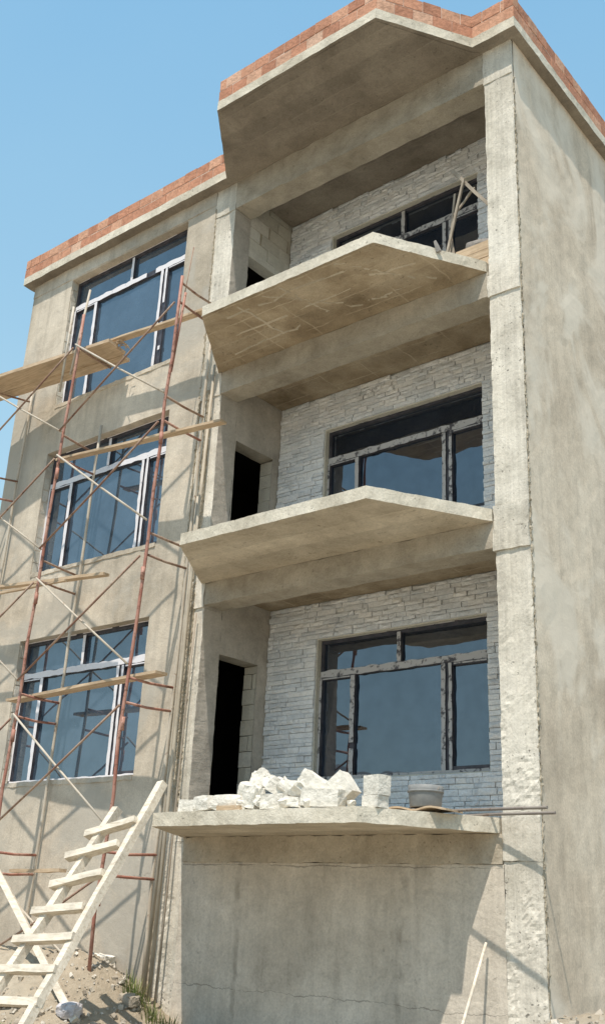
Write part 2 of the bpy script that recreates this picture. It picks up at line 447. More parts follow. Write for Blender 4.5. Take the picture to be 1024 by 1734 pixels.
# end, rear walls
mb = MB(); wall_grid(mb, 0, YB, -.4, ZR, [], lambda u, w, d: Vector((XL + d, u, w)), .2, step=.4); mb.build('end_wall', M['plaster'], B)
mb = MB(); wall_grid(mb, XL, 0, -.4, ZR, [], lambda u, w, d: Vector((u, YB - d, w)), .2, step=.6); mb.build('rear_wall', M['plaster'], B)
mb = MB(); wall_grid(mb, .035, YB, -.4, ZR, [], lambda u, w, d: Vector((.004 - d, u, w)), .2, step=.13, amp=.008); mb.build('side_wall', M['side_plaster'], B)

# raw concrete columns, cast in lifts with visible day joints
def column(name, x0, x1, y1, lifts, seed):
    mb = MB()
    for k, (a, b, dx, dy) in enumerate(lifts):
        n0 = len(mb.v); fine = b < 5.4
        noisy_box(mb, x0 + dx, x1 - .006, dy, y1, a, b, steps=(.026, .12, .028) if fine else (.05, .12, .05), amp=.0035, edge=2.6, freq=7, seed=seed + k)
        if fine:                                   # crusty trowelled mortar on the lower lifts
            for p in mb.v[n0:]:
                if p.y < dy + .03:
                    mk = smooth(-.15, .35, noise.noise(Vector((p.x * 4 + seed, 0, p.z * 1.6)))) * smooth(5.3, 4.2, p.z)
                    r = math.hypot(p.x + .2, p.z - 3.08); sw = math.exp(-(r / .2) ** 2) * math.sin(r * 62) if seed < 9 else 0
                    p.y += mk * .011 * (noise.noise(p * 17) + .6 * noise.noise(p * 37)) + .008 * sw * (noise.noise(p * 9) + .35)
    o = mb.build(name, M['column'], B)
    if seed > 9:                       # loggia-side face coloured darker grey to stand in for shade
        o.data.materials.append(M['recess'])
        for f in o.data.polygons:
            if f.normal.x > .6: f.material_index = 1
    return o
column('column', XP2, 0, .42, [(-.3, 2.30, .0, .012), (2.303, 2.72, -.004, .0), (2.723, 5.36, .004, .010), (5.363, 5.60, -.02, -.012), (5.603, 5.87, -.012, -.004), (5.873, 8.45, .005, .008), (8.453, 8.73, -.012, -.010), (8.733, 8.98, -.002, .0), (8.983, 11.56, .006, .010), (11.563, ZR, -.006, .0)], 1.)
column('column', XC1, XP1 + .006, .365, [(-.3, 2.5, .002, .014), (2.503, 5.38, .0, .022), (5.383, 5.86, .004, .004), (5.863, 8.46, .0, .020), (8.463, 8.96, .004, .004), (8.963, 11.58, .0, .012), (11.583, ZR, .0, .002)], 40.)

# ragged mortar left along the corners: one rough connected strip each
def ragged(x0, x1, y0, y1, z0, z1, amp, seed):
    mb = MB(); noisy_box(mb, x0, x1, y0, y1, z0, z1, steps=(.022, .022, .024), amp=amp, freq=17., edge=1.5, seed=seed)
    return mb.build('mortar_edge', M['mortar'], B)
ragged(-.016, .004, .022, .05, .9, 11.5, .013, 3.)
ragged(-4.90, -4.80, .0, .03, 2.72, 8.6, .014, 4.)
ragged(XC1 - .014, XC1 + .010, .0, .03, .6, 11.8, .009, 5.)

# basement wall below the lowest balcony
mb = MB(); wall_grid(mb, XP1, XP2, -.4, 2.27, [], lambda u, w, d: Vector((u, .012 + d, w)), .2, step=.12, amp=.010, seed=6.); mb.build('basement_wall', M['lower'], B)
mb = MB(); noisy_box(mb, XP1 + .008, XP2 - .006, -.006, .3, 2.272, ZS[0] - .003, steps=(.07, .3, .07), amp=.010, edge=1.6, freq=9); mb.build('beam', M['slab'], B)

def sunlit_rim(o):            # sunlit look put into the colour: rim and top paler than the underside
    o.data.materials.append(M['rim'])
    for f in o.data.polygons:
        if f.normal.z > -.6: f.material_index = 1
# floor slabs that run out into faceted balconies
for k, (zs, d) in enumerate(zip(ZS, BAYD)):
    mb = MB()
    poly = [(XP1 - .05, -.012), (-3.83, -d), (-1.164, -d), (-.425, -.014), (-.425, .43), (-.41, 1.30), (XP1 + .012, 1.30), (XP1 + .012, .0)]
    prism(mb, poly, zs, zs + TH, .04, .006, seed=k * 3.)
    sunlit_rim(mb.build('balcony_slab', M[['slab', 'slab', 'slab_brown'][k]], B))
# form-board ridges under the third slab
random.seed(12)
for (a, b) in [((-3.6, -1.0), (-1.3, -1.02)), ((-3.9, -.62), (-1.0, -.66)), ((-1.75, -1.15), (-1.2, -.45)), ((-2.6, -1.15), (-2.45, -.35)), ((-3.3, -1.1), (-3.25, -.3)), ((-1.9, -.3), (-1.3, -.28)), ((-4.1, -.3), (-2.9, -.33)), ((-2.9, -1.15), (-2.0, -.25)), ((-1.55, -.75), (-.95, -.25))]:
    pts = [Vector((a[0] + (b[0] - a[0]) * q / 9 + random.gauss(0, .02), a[1] + (b[1] - a[1]) * q / 9 + random.gauss(0, .02), ZS[2] + .004)) for q in range(10)]
    mb = MB()
    for p_, q_ in zip(pts[:-1], pts[1:]): mb.beam(p_, q_ + (q_ - p_) * .1, .034, .012, (0, 0, 1), .004)
    mb.build('formwork_ridge', M['slab'], B)
# beams across the loggias
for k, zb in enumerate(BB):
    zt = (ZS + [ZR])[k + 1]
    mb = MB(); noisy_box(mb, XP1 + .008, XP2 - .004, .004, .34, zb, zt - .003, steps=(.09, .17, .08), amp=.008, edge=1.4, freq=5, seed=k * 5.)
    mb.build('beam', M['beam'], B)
# cornice beam band over the plain front, in the shade of the roof
mb = MB(); noisy_box(mb, XL - .003, XC1 - .004, -.008, .26, 11.83, ZR - .003, steps=(.12, .3, .1), amp=.005, edge=1.6, freq=4, seed=77.); mb.build('beam', M['plaster'], B)

# roof slab with the same faceted bay, and its brick parapet
RO = [(-9.69, YB + .14), (-9.69, -.17), (-4.70, -.17), (-3.835, -1.28), (-1.162, -1.28), (-.456, -.17), (.135, -.17), (.135, YB + .14)]
mb = MB(); prism(mb, RO, ZR, ZR + RT, .07, .006, seed=20.); sunlit_rim(mb.build('roof_slab', M['soffit'], B))
mb = MB()
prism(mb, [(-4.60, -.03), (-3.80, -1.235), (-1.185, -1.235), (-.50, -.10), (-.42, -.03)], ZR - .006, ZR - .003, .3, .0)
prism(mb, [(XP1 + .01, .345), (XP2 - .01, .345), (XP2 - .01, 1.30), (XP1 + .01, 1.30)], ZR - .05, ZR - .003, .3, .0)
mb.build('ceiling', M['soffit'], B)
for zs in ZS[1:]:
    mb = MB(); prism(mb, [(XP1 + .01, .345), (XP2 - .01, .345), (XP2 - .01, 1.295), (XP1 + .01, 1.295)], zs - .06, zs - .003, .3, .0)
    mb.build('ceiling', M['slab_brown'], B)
random.seed(5)
bm_, mm_ = MB(), MB()
path = [Vector(p + (0,)) for p in RO]
segs = list(zip(path[:-1], path[1:])) + [(path[-1], path[0])]
Bh = .168
for si, (a, b) in enumerate(segs):
    d = (b - a); L = d.length; d.normalize(); nrm = Vector((-d.y, d.x, 0))     # inward
    ang = math.atan2(d.y, d.x)
    for c in range(2):
        z = ZR + RT + .006 + c * (Bh + .022)
        x = .0 if c == 0 else -.125
        while x < L - .02:
            w = .25 + random.uniform(-.010, .010)
            e1 = .012 if si in (1, 4) else -.001; e0 = -.012 if si in (2, 5) else .003
            if L - (x + w) < .09: w = L - x + .05
            x0, x1 = max(x, e0), min(x + w, L + e1)
            if x1 - x0 > .05:
                o = random.uniform(-.004, .004) + .008; dz = random.uniform(-.002, .002)
                Mx = Matrix.Translation(a + Vector((0, 0, z + dz))) @ Matrix.Rotation(ang, 4, 'Z')
                bm_.box(x0, x1, o, o + .12, 0, Bh + random.uniform(-.002, .002), Mx, .003)
            x += w + .012
    Mx = Matrix.Translation(a + Vector((0, 0, ZR + RT))) @ Matrix.Rotation(ang, 4, 'Z')
    mm_.box(.01, L - .01, .014, .112, .002, 2 * Bh + .016, Mx)
par = bm_.build('parapet', M['brick'], B); mm_.build('mortar_joint', M['brick_mortar'], par)

# loggia walls: door side, stone clad rear wall
FL = [ZS[0] + TH, ZS[1] + TH, ZS[2] + TH]; CE = [ZS[1] - .06, ZS[2] - .06, ZR - .05]
DO = [(.365, 1.112, FL[0], 4.845), (.385, 1.175, FL[1], 7.90), (.362, 1.05, FL[2], 10.965)]
def blocks(mb, P, u0, u1, w0, w1, lu, lw, dep, gap=.012, j=.004):
    w = w0; r = 0
    while w < w1 - .02:
        h = min(lw, w1 - w); u = u0 - (lu * .45 if r % 2 else 0)
        while u < u1 - .02:
            a, b = max(u, u0), min(u + lu, u1)
            if b - a > .04:
                o = random.uniform(0, .012)
                q = [P(uu, ww, dd) for dd in (o, dep) for uu, ww in ((a, w), (b - gap, w), (b - gap, w + h - gap), (a, w + h - gap))]
                q = [e + Vector((random.uniform(-j, j), random.uniform(-j, j), random.uniform(-j, j))) for e in q]
                mb.add(q, [(0, 1, 2, 3), (7, 6, 5, 4), (0, 4, 5, 1), (1, 5, 6, 2), (2, 6, 7, 3), (3, 7, 4, 0)])
            u += lu * random.uniform(.9, 1.1)
        w += lw; r += 1
PX = lambda u, w, d: Vector((XP1 - d, u, w))
for k in range(3):
    y0, y1, z0, z1 = DO[k]
    if k < 2:
        mb = MB(); wall_grid(mb, .366, D + .02, FL[k] - .004, CE[k] + .05, [(y0 + .004, y1, z0 - .1, z1)], PX, .012, step=.09, amp=.006, edge=.012, seed=k + 50.)
        wl = mb.build('loggia_wall', M['recess'], B)
    else:
        mb = MB(); blocks(mb, PX, .37, D, z1 + .12, CE[2] + .045, .42, .215, .2)
        noisy_box(mb, XP1 - .2, XP1 - .002, .367, D, z1, z1 + .115, steps=(.2, .12, .06), amp=.005)
        blocks(mb, PX, y1, D, FL[2], z1, .3, .215, .2)
        wl = mb.build('loggia_wall', M['block'], B)
        mb = MB(); mb.box(XP1 - .19, XP1 - .014, .372, D, z1 + .1, CE[2] + .04); mb.build('mortar_joint', M['mortar'], wl)
    # the open doorway: jamb of bare blocks on the far side
    random.seed(30 + k); mb = MB()
    PJ = lambda u, w, d, yj=y1: Vector((u, yj + d, w))
    if k < 2: blocks(mb, PJ, XP1 - .24, XP1 - .014, z0, z1, .26, .205, .12, .008)
    mb2 = MB(); noisy_box(mb2, XP1 - .26, XP1 - .016, y0, y1 + .12, z1 + .004, z1 + .11, steps=(.13, .1, .1), amp=.004)
    if k < 2: mb.build('door_jamb', M['block'], B); mb2.build('lintel', M['beam'], B)
    # dark hall behind
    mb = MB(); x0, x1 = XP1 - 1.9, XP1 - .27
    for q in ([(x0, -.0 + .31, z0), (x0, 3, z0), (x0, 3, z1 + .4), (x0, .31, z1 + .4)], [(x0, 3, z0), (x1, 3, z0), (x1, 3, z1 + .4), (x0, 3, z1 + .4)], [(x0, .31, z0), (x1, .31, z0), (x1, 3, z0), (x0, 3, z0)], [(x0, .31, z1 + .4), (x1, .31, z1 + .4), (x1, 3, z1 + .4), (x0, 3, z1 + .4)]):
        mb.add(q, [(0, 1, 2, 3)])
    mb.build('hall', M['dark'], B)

V = [(-3.796, -1.251, 3.32, 5.146), (-3.796, -1.251, 6.49, 8.205), (-3.796, -1.251, 9.62, 11.52)]
def cladding(mb, u0, u1, w0, w1, hole, y):
    cuts = []
    for a, b in ((w0, hole[2]), (hole[2], hole[3]), (hole[3], w1)):
        n = max(1, round((b - a) / .060)); e = [a + (b - a) * i / n for i in range(n + 1)]
        for i in range(1, n): e[i] += random.uniform(-.014, .014)
        cuts += list(zip(e[:-1], e[1:]))
    for a, b in cuts:
        spans = [(u0, u1)] if (b <= hole[2] + 1e-4 or a >= hole[3] - 1e-4) else [(u0, hole[0]), (hole[1], u1)]
        for s0, s1 in spans:
            u = s0
            while u < s1 - .001:
                w = random.choice((.09, .14, .20, .30)) * random.uniform(.85, 1.2)
                e = u + w if s1 - (u + w) > .1 else s1
                o = random.uniform(.0, .032); g = .0025
                f = [Vector((x, y - o - random.uniform(0, .010), z)) for x, z in ((u + g, a + g), (e - g, a + g), (e - g, b - g), (u + g, b - g))]
                m_ = Vector(((u + e) / 2 + random.uniform(-.03, .03), y - o - random.uniform(.004, .028), (a + b) / 2 + random.uniform(-.012, .012)))
                r = [Vector((x, y + .06, z)) for x, z in ((u + g, a + g), (e - g, a + g), (e - g, b - g), (u + g, b - g))]
                mb.add(f + r + [m_], [(0, 1, 8), (1, 2, 8), (2, 3, 8), (3, 0, 8), (0, 4, 5, 1), (1, 5, 6, 2), (2, 6, 7, 3), (3, 7, 4, 0)])
                u = e
for k in range(3):
    random.seed(60 + k)
    mb = MB(); cladding(mb, XP1 + .012, XP2 - .004, FL[k] + .006, CE[k] - .004, V[k], D)
    wl = mb.build('stone_wall', M['stone'], B)
    h = V[k]; mb = MB()
    wall_grid(mb, XP1 - .1, XP2, FL[k] - .1, CE[k] + .05, [(h[0] + .012, h[1] - .012, h[2] + .012, h[3] - .012)], lambda u, w, d: Vector((u, D + .012 + d, w)), .16, step=.3)
    mb.build('mortar_backing', M['block'], wl)

# windows: profiles with torn protective film, panes each their own
def window(x0, x1, z0, z1, y, tz, ml, mr, mt, fm, gm, torn, seed):
    random.seed(seed)
    bars = MB(); fl = MB(); T = .055
    def bar(a, b, c, e, yy=0): bars.box(a, b, y + yy, y + .06, c, e)
    bar(x0, x0 + T, z0, z1); bar(x1 - T, x1, z0, z1); bar(x0 + T, x1 - T, z1 - T, z1); bar(x0 + T, x1 - T, z0, z0 + T)
    bar(x0 + T, x1 - T, tz - .045, tz + .045, .002)
    bar(ml - .035, ml + .035, z0 + T, tz - .045, .004)
    bar(mr - .075, mr + .075, z0 + T, tz - .045, .004)
    if mt: bar(mt - .03, mt + .03, tz + .045, z1 - T, .004)
    # sash profile of the opening leaf on the right
    bar(mr + .075, x1 - T, tz - .085, tz - .045, -.006); bar(mr + .075, x1 - T, z0 + T, z0 + T + .04, -.006)
    bar(x0 + T, ml - .035, tz - .075, tz - .045, -.006)
    w = bars.build('window', M['frame'], B)
    def strip(p, q, wd, prob=1.0):
        p = Vector((p[0], y - .014, p[1])); q = Vector((q[0], y - .014, q[1])); d = (q - p); L = d.length; d.normalize(); s = Vector((-d.z, 0, d.x))
        n = max(2, int(L / .07)); vs, fs = [], []; on = True
        wig = random.uniform(0, 99)
        for i in range(n + 1):
            c = p + d * (L * i / n); k1 = noise.noise(Vector((wig, i * .55, 0))); k2 = noise.noise(Vector((wig + 7, i * .55, 3)))
            hw = wd / 2 * (1 + .35 * k1)
            c = c + s * (k2 * wd * .12) + Vector((0, -.004 * k1, 0))
            vs += [c - s * hw, c + s * hw]
        for i in range(n):
            if noise.noise(Vector((wig * 1.7, i * .21, 9))) < prob: fs.append((2 * i, 2 * i + 1, 2 * i + 3, 2 * i + 2))
        if fs: fl.add(vs, fs)
    pr = torn
    strip((x0 + .02, tz), (x1 - .02, tz), .088, pr)
    strip((ml, z0 + .03), (ml, tz - .05), .068, pr)
    strip((mr - .048, z0 + .03), (mr - .048, tz - .05), .056, pr); strip((mr + .048, z0 + .03), (mr + .048, tz - .05), .046, pr)
    if mt: strip((mt, tz + .05), (mt, z1 - .04), .056, pr)
    strip((x0 + .03, z0 + .03), (x1 - .03, z0 + .03), .05, pr)
    strip((x0 + .024, z0 + .06), (x0 + .024, tz - .04), .044, pr)
    strip((mr + .1, tz - .066), (x1 - .06, tz - .066), .018, pr)
    strip((x0 + .06, tz - .062), (ml - .04, tz - .062), .016, pr)
    strip((x0 + .03, z1 - .012), (x1 - .03, z1 - .012), .014, .3)
    fl.build('protective_film', M[fm], w)
    def pane(a, b, c, e):
        yy = y + .034 + random.uniform(0, .006); s = random.uniform(-.004, .004); r = random.uniform(-.004, .004)
        g = MB(); n = 5; L = []
        for i in range(n + 1):
            for j in range(n + 1):
                L.append((a + (b - a) * i / n, yy + s * (i / n - .5) + r * (j / n - .5), c + (e - c) * j / n))
        g.add(L, [(i * (n + 1) + j, (i + 1) * (n + 1) + j, (i + 1) * (n + 1) + j + 1, i * (n + 1) + j + 1) for i in range(n) for j in range(n)], True)
        g.build('glass_pane', M[gm], w, False)
    pane(x0 + T, ml - .03, z0 + T, tz - .04); pane(ml + .03, mr - .07, z0 + T, tz - .04); pane(mr + .07, x1 - T, z0 + T, tz - .04)
    if mt: pane(x0 + T, mt - .028, tz + .04, z1 - T); pane(mt + .028, x1 - T, tz + .04, z1 - T)
    else: pane(x0 + T, x1 - T, tz + .04, z1 - T)
    # plaster backing so that no light passes round the frame
    return w
WIN = [window(W[0][0], W[0][1], W[0][2], W[0][3], .14, 4.875, -7.98, -6.26, -7.105, 'film', 'glass', .9, 1),
       window(W[1][0], W[1][1], W[1][2], W[1][3], .14, 7.965, -7.90, -6.20, -7.06, 'film', 'glass', .9, 2),
       window(W[2][0], W[2][1], W[2][2], W[2][3], .14, 11.28, -7.89, -6.23, -7.03, 'film', 'glass', .30, 3)]
window(V[0][0] + .004, V[0][1] - .004, V[0][2], V[0][3], D + .09, 4.68, -3.25, -1.86, -2.545, 'film_torn', 'glass_dark', .55, 4)
window(V[1][0] + .004, V[1][1] - .004, V[1][2], V[1][3], D + .09, 7.735, -3.275, -1.83, None, 'film_torn', 'glass_dark', .8, 5)
window(V[2][0] + .004, V[2][1] - .004, V[2][2], V[2][3], D + .09, 11.03, -3.25, -1.80, -2.545, 'film_torn', 'glass_dark', .7, 6)
# sloping mortar sills under the front windows, bare block jambs at their left edge
for k, (x0, x1, z0, z1) in enumerate(W):
    mb = MB(); noisy_box(mb, x0 + .02, x1 - .02, -.012, .135, z0 - .05, z0 + .012, steps=(.08, .07, .06), amp=.007, edge=1.8, freq=9, seed=k * 9.); mb.build('sill', M['plaster'], B)
    mb = MB(); random.seed(80 + k)
    blocks(mb, lambda u, w, d: Vector((x0 + .012 - d, u, w)), .02, .135, z0 + .02, z1 - .02, .3, .205, .05, .018, .005); mb.build('window_jamb', M['block'], B)

# ------------------------------------------------------------------ scaffold
SC = thing('scaffold', 'rusty red tube scaffold frames with crossed braces standing against the plastered front', 'scaffold', (-7.2, -.43, gz(-7.2, -.43)))
LV = [2.08, 4.05, 5.93, 7.79, 9.60]; UP = [2.33, 4.35, 6.22, 8.14, 9.90]
FX = [(-9.42, -9.30), (-7.30, -6.93), (-5.16, -4.76)]          # x at z = 1 and z = 9.9 (the frames lean a little)
BX = [(-9.30, -9.04), (-7.36, -7.04), (-5.06, -4.82)]
fx = lambda i, z: FX[i][0] + (FX[i][1] - FX[i][0]) * (z - 1) / 8.9
bx = lambda i, z: BX[i][0] + (BX[i][1] - BX[i][0]) * (z - 1) / 8.9
YF, YK = -.80, -.065
random.seed(9)
for i in range(3):
    top = [9.9, 10.15, 10.0][i]
    zf = gz(fx(i, 1), YF) - .05
    pts = [(fx(i, z) + random.gauss(0, .010), YF + random.gauss(0, .012), z) for z in lin(zf, top, .62)]
    mb = MB(); mb.tube(pts, .0225, 10)
    for z in LV[:-1]: mb.tube([(fx(i, z) , YF, z - .34), (fx(i, z), YF, z - .18)], .028, 10)      # coupling sleeves
    mb.build('post', M['red_steel'], SC)
    ztop = [9.9, 8.62, 9.55][i]
    zb = gz(bx(i, 1), YK) - .05
    pts = [(bx(i, z) + random.gauss(0, .008), YK + random.uniform(-.008, .008), z) for z in lin(zb, ztop, .62)]
    mb = MB(); mb.tube(pts, .022, 10); mb.build('post', M['pale_steel'], SC)
    for L in (LV, UP):
        for z in L:
            if L is UP and z > 9.8 and i == 1: continue
            s = random.gauss(0, .015)
            mb = MB(); mb.tube([(fx(i, z), YF, z), (fx(i, z) * .55 + bx(i, z) * .45, -.46, z - .012), (bx(i, z), YK + .01, z + s)], .017, 8)
            mb.build('rung', M['brown_steel' if (z * 7) % 2 > .8 else 'red_steel'], SC)
random.seed(10)
for i in range(2):
    for k, z in enumerate(LV):
        lo = z - 1.42
        for (a, za), (b, zb), m in (((i, z + .02), (i + 1, lo), 'pale_steel'), ((i, lo), (i + 1, z - .05), 'brown_steel')):
            yo = -.845 if m == 'pale_steel' else -.875
            if za < 1.0: za = 1.0
            if zb < 1.0: zb = 1.0
            A = Vector((fx(a, za), yo, za)); E = Vector((fx(b, zb), yo, zb))
            mb = MB(); mb.tube([A, A.lerp(E, .5) + Vector((0, random.gauss(0, .012), -.012)), E], .0145, 8)
            mb.build('cross_brace', M[m], SC)
# short tubes slipped beside the upper posts
for (a, b, m) in [((-7.03, -.80, 9.15), (-6.90, -.745, 10.62), 'pale_steel'), ((-7.19, -.83, 8.9), (-7.13, -.84, 10.35), 'pale_steel'), ((-4.86, -.74, 8.55), (-4.72, -.74, 9.75), 'red_steel')]:
    mb = MB(); mb.tube([a, b], .018, 8); mb.build('spare_tube', M[m], SC)
mb = MB(); mb.tube([(-4.93, -.62, 9.4), (-4.80, -.60, 10.62)], .008, 6); mb.build('thin_rod', M['brown_steel'], SC)

# planks laid over the scaffold rungs: each a thing
def plank(name, label, a, b, w, t_, m='plank', up=(0, 0, 1), seg=6, group='boards laid on the scaffold'):
    a = Vector(a); b = Vector(b); o = thing(name, label, 'plank', a.lerp(b, .5), group)
    mb = MB(); mb.beam(a, b, w, t_, up, .003, seg, .006)
    bpy.data.objects.remove(o)
    q = mb.build(name, M[m]); me = q.data; c = a.lerp(b, .5)
    me.transform(Matrix.Translation(-c)); q.location = c
    return tag(q, label, 'plank', group)
random.seed(21)
plank('scaffold_plank', 'outermost broad board of the high scaffold platform at upper left', (-10.1, -.93, 9.656), (-6.49, -.50, 9.656), .205, .055)
plank('scaffold_plank', 'middle board of the high scaffold platform at upper left', (-10.1, -.72, 9.660), (-6.55, -.295, 9.660), .212, .052)
plank('scaffold_plank', 'board nearest the wall on the high scaffold platform', (-10.1, -.51, 9.654), (-6.66, -.10, 9.654), .200, .050)
plank('scaffold_plank', 'thin pale board running from the high platform to the third balcony slab corner', (-7.3, -.40, 9.84), (-4.55, -.40, 9.60), .12, .035)
plank('scaffold_plank', 'narrow pale board crossing in front of the middle left window', (-7.44, -.50, 7.95), (-4.02, -.50, 7.66), .12, .035)
plank('scaffold_plank', 'pale board ending under the sill of the middle left window', (-9.6, -.40, 6.26), (-6.14, -.40, 5.965), .11, .04)
plank('scaffold_plank', 'lower thin lath beside the board under the middle left window', (-9.6, -.60, 6.02), (-6.75, -.60, 5.925), .05, .03)
plank('scaffold_plank', 'pale board crossing in front of the lowest left window', (-7.86, -.42, 4.375), (-4.62, -.62, 4.40), .19, .035)
plank('scaffold_plank', 'short pale board on the lowest rungs behind the white ladder', (-7.25, -.45, 2.115), (-6.25, -.45, 2.13), .12, .04)
mb = MB(); random.seed(33)
for k in range(9): mb.tube([(-6.52 + random.gauss(0, .03), -.40 + random.gauss(0, .08), 9.675), (-6.44 + random.gauss(0, .04), -.36 + random.gauss(0, .1), 9.70 + random.random() * .03), (-6.38 + random.gauss(0, .04), -.34 + random.gauss(0, .1), 9.64 + random.gauss(0, .03))], .006, 5)
q = mb.build('rope_scrap', M['plank']); tag(q, 'frayed scrap of rope hanging off the end of the high platform', 'rope')

# poles standing upright against the left column
def pole(name, label, cat, pts, r, m, r1=None, group=None):
    mb = MB(); mb.tube(pts, r, 8, r1); o = mb.build(name, M[m]); b = Vector(pts[0])
    o.data.transform(Matrix.Translation(-b)); o.location = b
    return tag(o, label, cat, group)
g = lambda x, y: gz(x, y) - .03
pole('timber_pole', 'tallest pale pole leaning upright against the left concrete column', 'pole', [(-4.83, -.16, g(-4.83, -.16)), (-4.80, -.15, 3.), (-4.785, -.10, 6.), (-4.735, -.045, 8.93)], .024, 'pole_wood', .02, 'poles against the left column')
pole('timber_pole', 'middle length pole beside the tallest one at the left concrete column', 'pole', [(-4.93, -.15, g(-4.93, -.15)), (-4.87, -.12, 3.2), (-4.87, -.07, 5.2), (-4.85, -.045, 6.95)], .022, 'pole_wood', .017, 'poles against the left column')
pole('timber_pole', 'thin dark pole standing closest to the corner of the left column', 'pole', [(-4.76, -.13, g(-4.76, -.13)), (-4.74, -.10, 2.), (-4.73, -.06, 4.2), (-4.70, -.04, 5.3)], .014, 'prop_wood', .012, 'poles against the left column')

# ------------------------------------------------------------------ the white ladder
LD = thing('wooden_ladder', 'home made white timber ladder leaning on the lowest balcony slab corner', 'ladder', (-4.15, -2.8, gz(-4.15, -2.8)))
random.seed(14)
mb = MB(); mb.beam((-3.76, -2.87, gz(-3.76, -2.87) - .02), (-3.925, -1.09, 3.02), .082, .092, (0, .55, .83), .006, 9, .006); mb.build('stringer', M['white_wood'], LD)
mb = MB(); mb.beam((-4.565, -2.84, gz(-4.56, -2.84) - .02), (-4.395, -1.28, 2.74), .082, .092, (0, .55, .83), .006, 9, .006); mb.build('stringer', M['white_wood'], LD)
RG = [((-4.59, -1.44, 2.47), (-3.90, -1.37, 2.62)), ((-4.65, -1.62, 2.23), (-3.95, -1.53, 2.37)), ((-4.62, -1.80, 1.94), (-3.92, -1.72, 2.08)), ((-4.64, -1.97, 1.68), (-3.91, -1.92, 1.75)), ((-4.65, -2.15, 1.41), (-3.79, -2.10, 1.48)), ((-4.71, -2.32, 1.14), (-3.77, -2.28, 1.20)), ((-4.70, -2.48, .88), (-3.75, -2.45, .93)), ((-4.70, -2.66, .60), (-3.74, -2.62, .65))]
for a, b in RG:
    mb = MB(); a = Vector(a) + Vector((0, -.065, -.02)); b = Vector(b) + Vector((0, -.065, -.02))
    mb.beam(a, b, .095, .070, (0, .35, .94), .004, 4, .004); mb.build('rung', M['white_wood'], LD)
plank('loose_timber', 'white squared timber propped slantwise on the scaffold behind the ladder', (-4.66, -1.32, gz(-4.66, -1.32) + .02), (-7.25, -.90, 2.34), .075, .075, 'white_wood', (0, .5, .86), 7, None)

# ------------------------------------------------------------------ things on the lowest balcony slab
Z1 = FL[0] + .004
def rock(name, label, c, s, rot=(0, 0, 0), m='white_stone', cat='stone', seed=0, amp=.10, round_=0., group=None, taper=0.):
    random.seed(seed); mb = MB(); sx, sy, sz = (e / 2 for e in s)
    noisy_box(mb, -1, 1, -1, 1, -1, 1, step=.34, amp=amp, freq=1.1, edge=1.3, seed=seed * 3.7 + .5)
    R_ = Euler([math.radians(a) for a in rot]).to_matrix()
    for i, p in enumerate(mb.v):
        if round_:
            q = p.normalized() * 1.15; p = p.lerp(q, round_)
        k = 1 - taper * (p.z + 1) / 2
        mb.v[i] = R_ @ Vector((p.x * sx * k, p.y * sy * k, p.z * sz))
    zmin = min(p.z for p in mb.v); c = Vector(c)
    base = c.z - zmin
    o = mb.build(name, M[m]); o.location = (c.x, c.y, base)
    return tag(o, label, cat, group)
G = 'broken white blocks heaped on the lowest balcony'
rock('stone_block', 'small squared white block leftmost on the lowest balcony edge', (-3.43, -1.11, Z1), (.21, .19, .12), (0, 2, 6), seed=1, amp=.05, group=G)
rock('stone_block', 'yellowish rounded block, second from the left on the balcony edge', (-3.20, -1.12, Z1), (.25, .20, .155), (0, -3, -8), seed=2, amp=.08, round_=.25, group=G)
rock('stone_block', 'large rounded white boulder above the thin brown tile', (-2.90, -1.06, Z1), (.38, .26, .165), (4, 3, 10), seed=3, round_=.5, group=G)
rock('flat_tile', 'thin brownish tile lying flat at the front of the stone heap', (-2.80, -1.17, Z1), (.35, .12, .045), (0, 1, -6), 'plank', 'tile', 4, .05)
rock('stone_block', 'small round stone perched left of the tallest stone', (-2.745, -1.02, Z1 + .13), (.14, .17, .16), (10, 20, 0), seed=5, round_=.6, group=G)
rock('stone_block', 'pointed white stone on top at the left peak of the heap', (-2.55, -1.04, Z1 + .19), (.25, .2, .17), (10, -18, 25), seed=6, amp=.22, taper=.45, group=G)
rock('stone_block', 'upright white stone below the left peak of the heap', (-2.545, -1.14, Z1), (.22, .15, .215), (0, 10, -12), seed=7, amp=.16, taper=.15, group=G)
rock('stone_block', 'shaded stone between the two peaks at the back of the heap', (-2.33, -.98, Z1 + .12), (.22, .2, .15), (0, 24, 15), seed=8, amp=.18, group=G)
rock('stone_block', 'squat white block at the front middle of the heap', (-2.27, -1.12, Z1), (.26, .18, .14), (0, -2, 10), seed=9, amp=.10, group=G)
rock('stone_block', 'rounded stone just left of the big tilted slab', (-2.12, -1.00, Z1 + .125), (.20, .2, .15), (0, 8, 0), seed=10, round_=.45, group=G)
rock('stone_block', 'low oblong stone at the front, right of the middle', (-2.00, -1.15, Z1), (.27, .14, .095), (0, 6, -8), seed=11, amp=.15, taper=.2, group=G)
rock('stone_block', 'big tilted white slab on the right peak of the heap', (-1.88, -1.02, Z1 + .07), (.30, .2, .185), (0, 33, 12), seed=12, amp=.12, taper=.1, group=G)
rock('stone_block', 'large squared block lying at the right end of the heap', (-1.67, -1.13, Z1), (.42, .15, .165), (0, 3, 4), seed=13, amp=.06, group=G)
rock('stone_block', 'square block standing on its corner behind the right end of the heap', (-1.575, -.99, Z1), (.24, .18, .27), (0, 52, 8), seed=14, amp=.05, group=G)
rock('stone_block', 'lower of the two stacked white cubes on the balcony edge', (-1.135, -1.04, Z1), (.20, .15, .107), (0, 0, -8), seed=15, amp=.05)
